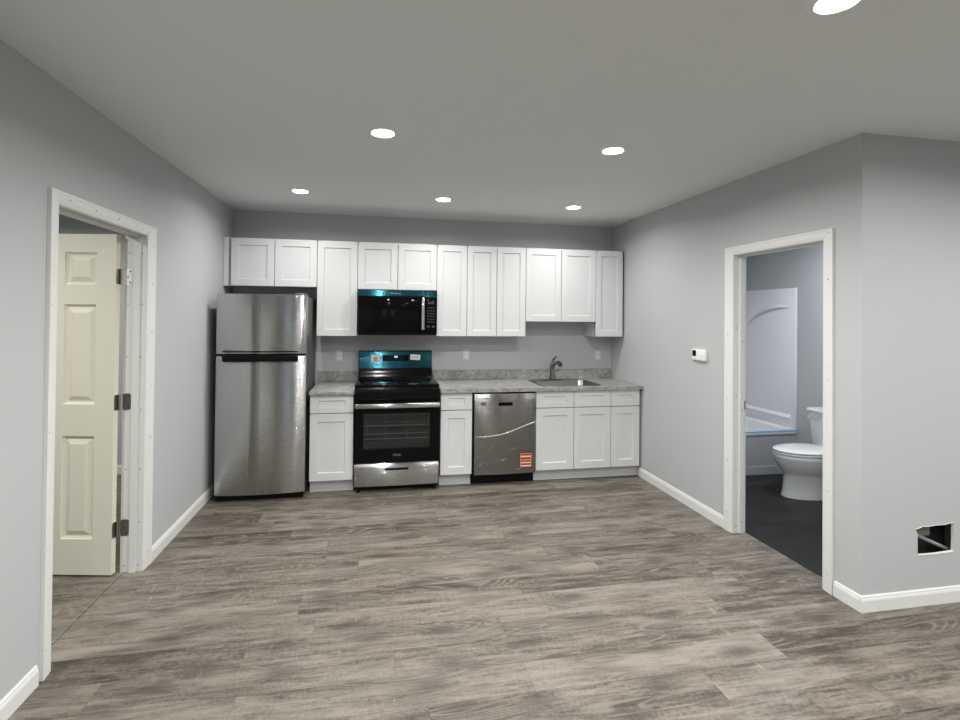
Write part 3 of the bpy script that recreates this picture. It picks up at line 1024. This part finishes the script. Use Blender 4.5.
# drawer with a slot handle
g = G()
sx0, sx1, sz0, sz1 = 0.655, 0.858, 0.196, 0.214
bow = lambda x: -0.008 * (1 - ((x - 0.7575) / 0.3725) ** 2)
z_cuts = [0.058, 0.061, sz0, sz1, 0.250, 0.257]
x_cuts = [RX0] + [RX0 + (RX1 - RX0) * i / 24 for i in range(1, 24)] + [RX1]
x_cuts = sorted(set([round(x, 4) for x in x_cuts if not (abs(x - sx0) < 0.012 or abs(x - sx1) < 0.012)] + [sx0, sx1]))
for i in range(len(x_cuts) - 1):
    for j in range(len(z_cuts) - 1):
        x0, x1, zz0, zz1 = x_cuts[i], x_cuts[i + 1], z_cuts[j], z_cuts[j + 1]
        if x0 >= sx0 - 1e-5 and x1 <= sx1 + 1e-5 and j == 2:
            continue
        dz_ = lambda zq: 0.002 if zq in (z_cuts[0], ) else (0.009 if zq == z_cuts[-1] else 0.0)
        g.add([(x0, -0.040 + bow(x0) + dz_(zz0), zz0), (x1, -0.040 + bow(x1) + dz_(zz0), zz0), (x1, -0.040 + bow(x1) + dz_(zz1), zz1), (x0, -0.040 + bow(x0) + dz_(zz1), zz1)], [(0, 1, 2, 3)])
g.box(RX0, RX0 + 0.002, -0.040, -0.003, 0.058, 0.257)
g.box(RX1 - 0.002, RX1, -0.040, -0.003, 0.058, 0.257)
g.box(RX0, RX1, -0.0385, -0.003, 0.255, 0.257)
bmd = bmesh.new()
dd = g.build('drawer', 'stainless', rg, angle=25)
bmd.from_mesh(dd.data)
bmesh.ops.remove_doubles(bmd, verts=bmd.verts[:], dist=1e-5)
bmesh.ops.recalc_face_normals(bmd, faces=bmd.faces[:])
bmd.to_mesh(dd.data)
bmd.free()
g = G()
g.box(sx0 - 0.004, sx1 + 0.004, -0.030, -0.004, sz0 - 0.004, sz1 + 0.004)
g.box(sx0, sx1, -0.049, -0.046, sz1 - 0.005, sz1 + 0.002, 0)
g.build('slot_handle', 'black_plastic', dd, smooth=False)
for xx in (RX0 + 0.035, RX1 - 0.035):
    for yy in (0.0, 0.52):
        G().cyl((xx, yy, 0), (xx, yy, 0.056), 0.016, n=12).build('levelling_foot', 'black_plastic', rg)
G().box(RX0 + 0.008, RX1 - 0.008, 0.012, 0.03, 0.022, 0.0549).build('kick_strip', 'black_plastic', rg, smooth=False)

# ------------------------------------------------------------------ microwave
mw = thing('microwave', 'black over-the-range microwave with teal film strip under the short cabinet', 'microwave', (0.767, 0.45, 1.385))
MX0, MX1, MY = x15 + 0.010, x45 - 0.004, 0.262
MZ0, MZ1 = 1.384, 1.811
G().box(MX0 + 0.002, MX1 - 0.002, MY + 0.032, YB - 0.004, MZ0 + 0.004, MZ1, 0, 0.003).build('body', 'black_plastic', mw)
CXM = 1.022
g = G().box(MX0, CXM - 0.0015, MY, MY + 0.031, MZ0 + 0.012, MZ1 - 0.002, 0, 0.005, 2)
md = g.build('door', 'black_gloss', mw)
g = G().box(CXM + 0.0015, MX1, MY, MY + 0.031, MZ0 + 0.012, MZ1 - 0.002, 0, 0.005, 2)
mp_ = g.build('control_panel', 'black_gloss', mw)
G().box(MX0 + 0.001, CXM - 0.003, MY - 0.0018, MY + 0.002, 1.752, MZ1 - 0.004, 0, 0.0006).build('protective_film', 'teal_film', md)
G().box(CXM + 0.003, MX1 - 0.001, MY - 0.0018, MY + 0.002, 1.745, MZ1 - 0.012, 0, 0.0006).build('protective_film', 'teal_film', mp_)
text_mesh('emblem', 'Whirlpool', 0.026, 'logo_teal', md, (0.735, MY - 0.0025, 1.780))
g = G()
g.box(0.985, 1.015, MY - 0.040, MY - 0.022, 1.432, 1.742, 0, 0.006, 3)
for z in (1.452, 1.715):
    g.box(0.993, 1.007, MY - 0.024, MY + 0.001, z - 0.008, z + 0.008)
g.build('handle', 'stainless', md)
g = G().box(1.047, 1.108, MY - 0.0010, MY + 0.001, 1.680, 1.704)
g.build('display', 'burner_ring', mp_, smooth=False)
for r in range(6):
    for c in range(3):
        x0, z0 = 1.044 + c * 0.026, 1.645 - r * 0.027
        G().box(x0, x0 + 0.017, MY - 0.0008, MY + 0.001, z0 - 0.007, z0 + 0.004).build('button', 'burner_ring', mp_, smooth=False)
for c in range(2):
    x0 = 1.040 + c * 0.050
    G().box(x0, x0 + 0.026, MY - 0.0008, MY + 0.001, 1.458, 1.470).build('button', 'appliance_grey', mp_, smooth=False)
G().box(MX0 + 0.004, MX1 - 0.004, MY + 0.006, MY + 0.034, MZ0 - 0.004, MZ0 + 0.0115).build('bottom_grille', 'black_plastic', mw, smooth=False)

# ------------------------------------------------------------------ dishwasher
dw = thing('dishwasher', 'stainless steel dishwasher with peeling plastic film and orange label', 'dishwasher', (1.753, 0.3, 0))
DX0, DX1, DYF = 1.461, 2.046, -0.022
G().box(x57 + 0.002, x81 - 0.002, 0.012, 0.60, 0.100, 0.8585).build('tub_body', 'black_plastic', dw, smooth=False)
G().box(x57 + 0.003, x81 - 0.003, 0.060, 0.075, 0.004, 0.0995).build('toe_panel', 'black_plastic', dw, smooth=False)
hx0_, hx1_, hz0_, hz1_ = 1.686, 1.822, 0.738, 0.770
g = G()
dbow = lambda x: -0.010 * (1 - ((x - 1.7535) / 0.2925) ** 2)
xs_ = sorted([DX0 + (DX1 - DX0) * i / 26 for i in range(27) if abs(DX0 + (DX1 - DX0) * i / 26 - hx0_) > 0.012 and abs(DX0 + (DX1 - DX0) * i / 26 - hx1_) > 0.012] + [hx0_, hx1_])
zs_ = [0.102, 0.104, hz0_, hz1_, 0.846, 0.851]
for i in range(len(xs_) - 1):
    for j in range(5):
        if xs_[i] >= hx0_ - 1e-6 and xs_[i + 1] <= hx1_ + 1e-6 and j == 2:
            continue
        yq = lambda x, z: DYF + 0.008 + dbow(x) + (0.002 if z in (zs_[0], zs_[-1]) else 0.0)
        g.add([(xs_[i], yq(xs_[i], zs_[j]), zs_[j]), (xs_[i + 1], yq(xs_[i + 1], zs_[j]), zs_[j]), (xs_[i + 1], yq(xs_[i + 1], zs_[j + 1]), zs_[j + 1]), (xs_[i], yq(xs_[i], zs_[j + 1]), zs_[j + 1])], [(0, 1, 2, 3)])
ol = [(x, DYF + 0.010 + dbow(x)) for x in xs_]
for z in (0.102, 0.851):
    g.add([(x, y, z) for x, y in ol] + [(DX1, 0.0115, z), (DX0, 0.0115, z)], [tuple(range(len(ol) + 2))])
for x in (DX0, DX1):
    g.add([(x, DYF + 0.008, 0.102), (x, 0.0115, 0.102), (x, 0.0115, 0.851), (x, DYF + 0.008, 0.851)], [(0, 1, 2, 3)])
ddr = g.build('door', 'stainless_dark', dw, angle=20)
bmd = bmesh.new()
bmd.from_mesh(ddr.data)
bmesh.ops.remove_doubles(bmd, verts=bmd.verts[:], dist=1e-5)
bmesh.ops.recalc_face_normals(bmd, faces=bmd.faces[:])
bmd.to_mesh(ddr.data)
bmd.free()
g = G()
g.box(hx0_ + 0.001, hx1_ - 0.001, -0.004, 0.0, hz0_ + 0.001, hz1_ - 0.001)
g.box(hx0_ + 0.001, hx1_ - 0.001, DYF - 0.001, -0.004, hz1_ - 0.008, hz1_ - 0.001)
g.build('handle_pocket', 'black_plastic', ddr, smooth=False)
g = G().box(1.522, 1.568, DYF - 0.0008, DYF + 0.001, 0.744, 0.776)
g.build('badge', 'appliance_grey', ddr, smooth=False)
g = G().box(1.525, 1.60, DYF - 0.0006, DYF + 0.001, 0.806, 0.811)
g.build('lettering_strip', 'appliance_grey', ddr, smooth=False)
# loose film over the lower door
crease = [(DX0 + 0.001, 0.457), (1.53, 0.455), (1.592, 0.458), (1.68, 0.468), (1.754, 0.483), (1.83, 0.507), (1.899, 0.533), (1.97, 0.560), (DX1 - 0.006, 0.583)]
g = G()
nz = 14
cols = []
for (x, zt) in crease:
    cols.append([(x, DYF - 0.0020 - 0.0022 * (1 + math.sin(9 * x + 21 * (zt - 0.11) * j / nz + 4 * math.sin(7 * j / nz + 5 * x))) * (0.3 + 0.7 * j / nz), 0.110 + (zt - 0.110) * j / nz) for j in range(nz + 1)])
g.rings(cols, False, False, closed=False)
flm = g.build('protective_film', 'plastic_film', ddr, angle=180)
g = G()
g.tube([(x, DYF - 0.0045, z) for x, z in crease], [0.0015, 0.0018, 0.003, 0.0022, 0.003, 0.002, 0.0026, 0.0034, 0.005], 8)
g.build('film_edge', 'film_roll', flm)
for (xx, zz, a, l) in ((1.79, 0.475, 0.3, 0.05), (1.50, 0.38, -0.5, 0.06), (1.52, 0.215, 0.3, 0.03), (1.555, 0.225, -0.6, 0.035), (1.70, 0.235, 0.2, 0.05), (1.49, 0.19, 0.15, 0.05), (1.66, 0.25, -0.9, 0.05), (1.72, 0.22, 0.8, 0.05), (1.80, 0.33, 0.25, 0.07), (1.60, 0.33, 0.9, 0.05), (1.95, 0.40, 1.3, 0.06), (1.48, 0.28, -0.3, 0.04), (1.85, 0.14, 0.2, 0.06)):
    g = G()
    g.tube([(xx, DYF - 0.006, zz), (xx + l * math.cos(a) / 2, DYF - 0.0075, zz + l * math.sin(a) / 2 + 0.002), (xx + l * math.cos(a), DYF - 0.006, zz + l * math.sin(a))], [0.0006, 0.0022, 0.0006], 6)
    g.build('film_wrinkle', 'film_roll', flm)
g = G()
lx0, lx1 = 1.898, 2.008
g.rings([R4(lx0, lx1, 0.165, 0.292, DYF - 0.0062), R4(lx0, lx1, 0.165, 0.292, DYF - 0.0070)])
lb = g.build('label', 'sticker_orange', flm, smooth=False)
g = G()
for z, h in ((0.277, 0.012), (0.244, 0.014), (0.217, 0.010), (0.190, 0.012)):
    g.box(lx0 + 0.008, lx1 - 0.008, DYF - 0.0078, DYF - 0.0070, z - h / 2, z + h / 2)
g.build('label_print', 'sticker_dark', lb, smooth=False)
for z in (0.262, 0.203, 0.174):
    G().box(lx0 + 0.006, lx1 - 0.006, DYF - 0.0078, DYF - 0.0070, z - 0.003, z + 0.003).build('label_stripe', 'sticker_white', lb, smooth=False)


# ------------------------------------------------------------------ outlets, thermostat
def outlet(x, z, label):
    t = thing('electrical_outlet', label, 'outlet', (x, YB, z), 'outlets above the backsplash')
    y = YB
    g = G()
    a = rrect(x - 0.0355, x + 0.0355, z - 0.058, z + 0.058, 0.004, 3)
    b = rrect(x - 0.032, x + 0.032, z - 0.0545, z + 0.0545, 0.004, 3)
    g.rings([[(p, y - 0.0005, q) for p, q in a], [(p, y - 0.003, q) for p, q in a], [(p, y - 0.0055, q) for p, q in b]])
    g.build('cover_plate', 'outlet_plastic', t)
    for s in (-1, 1):
        zc_ = z + s * 0.021
        g = G()
        a = rrect(x - 0.0165, x + 0.0165, zc_ - 0.0145, zc_ + 0.0145, 0.010, 5)
        g.rings([[(p, y - 0.005, q) for p, q in a], [(p, y - 0.0075, q) for p, q in a]])
        for dx in (-0.006, 0.006):
            g.box(x + dx - 0.0012, x + dx + 0.0012, y - 0.0079, y - 0.0074, zc_ - 0.001, zc_ + 0.007, 1)
        g.cyl((x, y - 0.0074, zc_ - 0.007), (x, y - 0.0079, zc_ - 0.007), 0.0022, n=8, mi=1)
        g.build('receptacle', ['white_plastic', 'slot_dark'], t)
    return t


outlet(0.190, 1.157, 'white outlet on the back wall between refrigerator and range')
outlet(1.498, 1.158, 'white outlet on the back wall above the dishwasher end of counter')
outlet(2.990, 1.150, 'white outlet on the back wall between faucet and side wall')

th = thing('thermostat', 'small white thermostat with dark screen on the wall', 'thermostat', (XR, -0.90, 1.27))
g = G().box(XR - 0.026, XR - 0.0005, -0.982, -0.817, 1.230, 1.318, 0, 0.004, 2)
g.box(XR - 0.006, XR - 0.0005, -0.972, -0.842, 1.218, 1.231, 0)
tb = g.build('housing', 'white_plastic', th)
G().box(XR - 0.0275, XR - 0.0255, -0.872, -0.827, 1.262, 1.308).build('screen', 'black_gloss', tb, smooth=False)
for yy in (-0.912, -0.942):
    G().box(XR - 0.0280, XR - 0.0255, yy - 0.009, yy + 0.009, 1.268, 1.276, 0, 0.001).build('button', 'sticker_white', tb)

# ------------------------------------------------------------------ bathroom
tb = thing('bathtub', 'white bathtub with blue masking tape along its rim', 'bathtub', (4.03, 0.25, 0))
TX0, TX1, TY0, TY1 = 3.2505, 4.7985, -0.128, 0.6595
g = G()
RT = lambda i, r, z: [(x, y, z) for x, y in rrect(TX0 + i, TX1 - i, TY0 + i, TY1 - i, r, 6)]
g.rings([RT(0.006, 0.01, 0.395), RT(0.0, 0.01, 0.405), RT(0.0, 0.01, 0.438), RT(0.006, 0.012, 0.446), RT(0.065, 0.10, 0.446), RT(0.08, 0.12, 0.435), RT(0.13, 0.14, 0.12), RT(0.20, 0.12, 0.08)], False, True)
g.build('basin', 'acrylic_white', tb)
g = G()
g.box(TX0, TX1, TY0 + 0.012, TY0 + 0.030, 0.0, 0.405)
g.box(TX0, TX1, TY0 + 0.004, TY0 + 0.013, 0.0, 0.085, 0, 0.003)
g.build('apron', 'apron_shaded', tb)
g = G().box(TX0 + 0.002, TX1 - 0.002, TY0 - 0.0012, TY0 + 0.001, 0.424, 0.440)
g.box(TX0 + 0.002, TX1 - 0.002, TY0 + 0.004, TY0 + 0.020, 0.4455, 0.4470)
g.build('masking_tape', 'blue_tape', tb, smooth=False)

ts = thing('tub_surround', 'white bath wall panels with arched moulding above the tub', 'bath panel', (4.78, 0.25, 0.45))
PZ0, PZ1 = 0.4475, 1.893
g = G()
PXF = 4.785
g.box(PXF, 4.7992, TY0 + 0.006, 0.645, PZ0, PZ1, 0, 0.003, 2)
# soap ledge
pf = [(PXF + 0.002, 0.585), (PXF - 0.004, 0.575), (PXF - 0.022, 0.555), (PXF - 0.024, 0.545), (PXF - 0.010, 0.535), (PXF + 0.002, 0.532)]
g.rings([[(x, TY0 + 0.06, z) for x, z in pf], [(x, 0.64, z) for x, z in pf]])
# arched relief: crescent
arc = []
n = 24
cy_, cz_, rr_ = 0.030, 0.90, 0.795
rsA = []
for k in range(n + 1):
    s = k / n
    a = math.radians(93 - 45 * (1 - s) + 0) if False else math.radians(90 + (-6 + 48 * (1 - s)) * -1)
    w = 0.002 + 0.022 * math.sin(PI * min(1, max(0, s))) ** 0.8
    d = 0.002 + 0.030 * math.sin(PI * s) ** 0.8
    cyy, czz = cy_ - rr_ * math.cos(a) * -1, cz_ + rr_ * math.sin(a)
    uy, uz = math.cos(a), math.sin(a)
    rsA.append([(PXF + 0.001, cyy, czz), (PXF - d, cyy, czz - 0.001), (PXF - d * 0.25, cyy, czz + w * 1.6), (PXF + 0.001, cyy, czz + w * 2.0)])
g.rings(rsA)
g.build('end_panel', 'acrylic_white', ts, angle=30)
G().box(TX0 + 0.02, PXF, 0.645, 0.6605, PZ0, PZ1, 0, 0.003).build('back_panel', 'acrylic_white', ts)

tl = thing('toilet', 'white two-piece toilet on the dark bathroom floor', 'toilet', (4.45, -0.68, 0))
TYC = -0.68


def oval(cx, ax_f, ax_b, b, z, n=36, flat=1.0):
    """egg outline: nose towards -x with half length ax_f, rear half length ax_b, half width b"""
    out = []
    for k in range(n):
        a = 2 * PI * k / n
        c, s = math.cos(a), math.sin(a)
        ax = ax_f if c < 0 else ax_b
        out.append((cx + ax * c, TYC + b * s, z))
    return out


g = G()
g.rings([oval(4.44, 0.318, 0.27, 0.142, 0.0), oval(4.44, 0.318, 0.27, 0.142, 0.012), oval(4.44, 0.310, 0.265, 0.138, 0.022), oval(4.44, 0.300, 0.26, 0.132, 0.10), oval(4.44, 0.296, 0.26, 0.130, 0.195),
         oval(4.43, 0.298, 0.28, 0.142, 0.215), oval(4.41, 0.306, 0.29, 0.165, 0.250), oval(4.39, 0.318, 0.28, 0.182, 0.305), oval(4.38, 0.326, 0.25, 0.188, 0.350),
         oval(4.38, 0.327, 0.25, 0.188, 0.370), oval(4.38, 0.322, 0.25, 0.184, 0.377), oval(4.38, 0.22, 0.18, 0.12, 0.377)], True, True)
g.build('bowl', 'porcelain', tl, angle=60)
g = G()
g.rings([oval(4.38, 0.318, 0.20, 0.183, 0.382), oval(4.38, 0.328, 0.205, 0.191, 0.385), oval(4.38, 0.328, 0.205, 0.191, 0.394), oval(4.38, 0.320, 0.20, 0.184, 0.397)])
g.rings([oval(4.38, 0.300, 0.19, 0.170, 0.376), oval(4.38, 0.300, 0.19, 0.170, 0.384)])
g.build('seat', 'porcelain', tl, angle=60)
g = G()
g.rings([oval(4.38, 0.316, 0.20, 0.182, 0.402), oval(4.38, 0.325, 0.205, 0.190, 0.405), oval(4.38, 0.325, 0.205, 0.190, 0.413), oval(4.38, 0.310, 0.20, 0.178, 0.420), oval(4.38, 0.20, 0.15, 0.11, 0.426)])
g.rings([oval(4.38, 0.300, 0.19, 0.170, 0.396), oval(4.38, 0.300, 0.19, 0.170, 0.404)])
g.box(4.555, 4.60, TYC - 0.085, TYC + 0.085, 0.380, 0.416, 0, 0.006, 2)
g.build('lid', 'porcelain', tl, angle=50)
g = G()


def trr(x0, x1, hw, r, z):
    return [(x, y, z) for x, y in rrect(x0, x1, TYC - hw, TYC + hw, r, 5)]


g.rings([trr(4.60, 4.772, 0.185, 0.03, 0.365), trr(4.592, 4.778, 0.195, 0.035, 0.40), trr(4.580, 4.780, 0.215, 0.035, 0.70)])
tk = g.build('tank', 'porcelain', tl, angle=50)
g = G()
g.rings([trr(4.572, 4.786, 0.222, 0.03, 0.701), trr(4.565, 4.790, 0.228, 0.035, 0.708), trr(4.565, 4.790, 0.228, 0.035, 0.728), trr(4.572, 4.786, 0.222, 0.03, 0.738)])
g.build('tank_lid', 'porcelain', tk, angle=50)
g = G()
g.cyl((4.584, TYC + 0.180, 0.655), (4.566, TYC + 0.180, 0.655), 0.018, n=14)
g.tube([(4.566, TYC + 0.182, 0.655), (4.560, TYC + 0.15, 0.652), (4.558, TYC + 0.11, 0.648)], [0.009, 0.008, 0.010], 10)
g.build('flush_lever', 'chrome', tk)

# ------------------------------------------------------------------ recessed lights
def downlight(x, y, label, lens='lamp_lens', group='recessed ceiling lights', watts=None, col=None):
    t = thing('recessed_light', label, 'ceiling light', (x, y, H), group)
    g = G()
    g.lathe([(0.060, -0.0005), (0.060, -0.006), (0.064, -0.009), (0.080, -0.005), (0.084, -0.0005)], (x, y, H), 36)
    g.build('trim_ring', 'lamp_trim', t)
    g = G()
    g.lathe([(0.0595, -0.006), (0.054, -0.0085), (0.045, -0.0110), (0.025, -0.0125), (0.006, -0.013)], (x, y, H), 32, cap1=True)
    g.build('lens', lens, t)
    ld = bpy.data.lights.new('lamp', 'AREA')
    ld.shape = 'DISK'
    ld.size = 0.11
    ld.energy = LAMP_W if watts is None else watts
    ld.spread = math.radians(LAMP_SPREAD)
    ld.color = col or LAMP_COL
    lo = bpy.data.objects.new('lamp', ld)
    scene.collection.objects.link(lo)
    lo.parent = t
    lo.location = (0, 0, -0.0145)
    return t


downlight(-0.061, -0.27, 'lit recessed ceiling light over the refrigerator', watts=ROW_W)
downlight(1.124, -0.24, 'lit recessed ceiling light over the range and narrow cabinet', watts=ROW_W)
downlight(2.332, -0.20, 'lit recessed ceiling light over the sink', watts=ROW_W)
downlight(0.592, -1.715, 'large lit recessed ceiling light before the refrigerator and range')
downlight(1.965, -1.710, 'large lit recessed ceiling light on the thermostat side of the room')
downlight(1.999, -3.165, 'lit recessed ceiling light cut off by the top of the picture')
for yy in (-3.165, -4.62, -6.1):
    downlight(0.60, yy, 'recessed ceiling light out of view behind the viewer', group='recessed ceiling lights out of view')
    if yy < -4:
        downlight(1.99, yy, 'recessed ceiling light out of view behind the viewer', group='recessed ceiling lights out of view')
    downlight(3.36, yy, 'recessed ceiling light out of view behind the viewer', group='recessed ceiling lights out of view', watts=7.5)
    downlight(4.73, yy, 'recessed ceiling light out of view behind the viewer', group='recessed ceiling lights out of view')
downlight(4.15, -1.15, 'recessed bathroom ceiling light out of view', 'lamp_lens_cool', 'bathroom lights out of view', BATH_W, BATH_COL)
for xx, yy, ww in ((-1.9, -2.35, 0.7), (-2.3, -0.35, 0.5)):  # unseen lamps; the farther one is added to brighten the wall behind the door
    downlight(xx, yy, 'unseen recessed ceiling light added in the side room', group='side room lights out of view', watts=SIDE_W * ww)
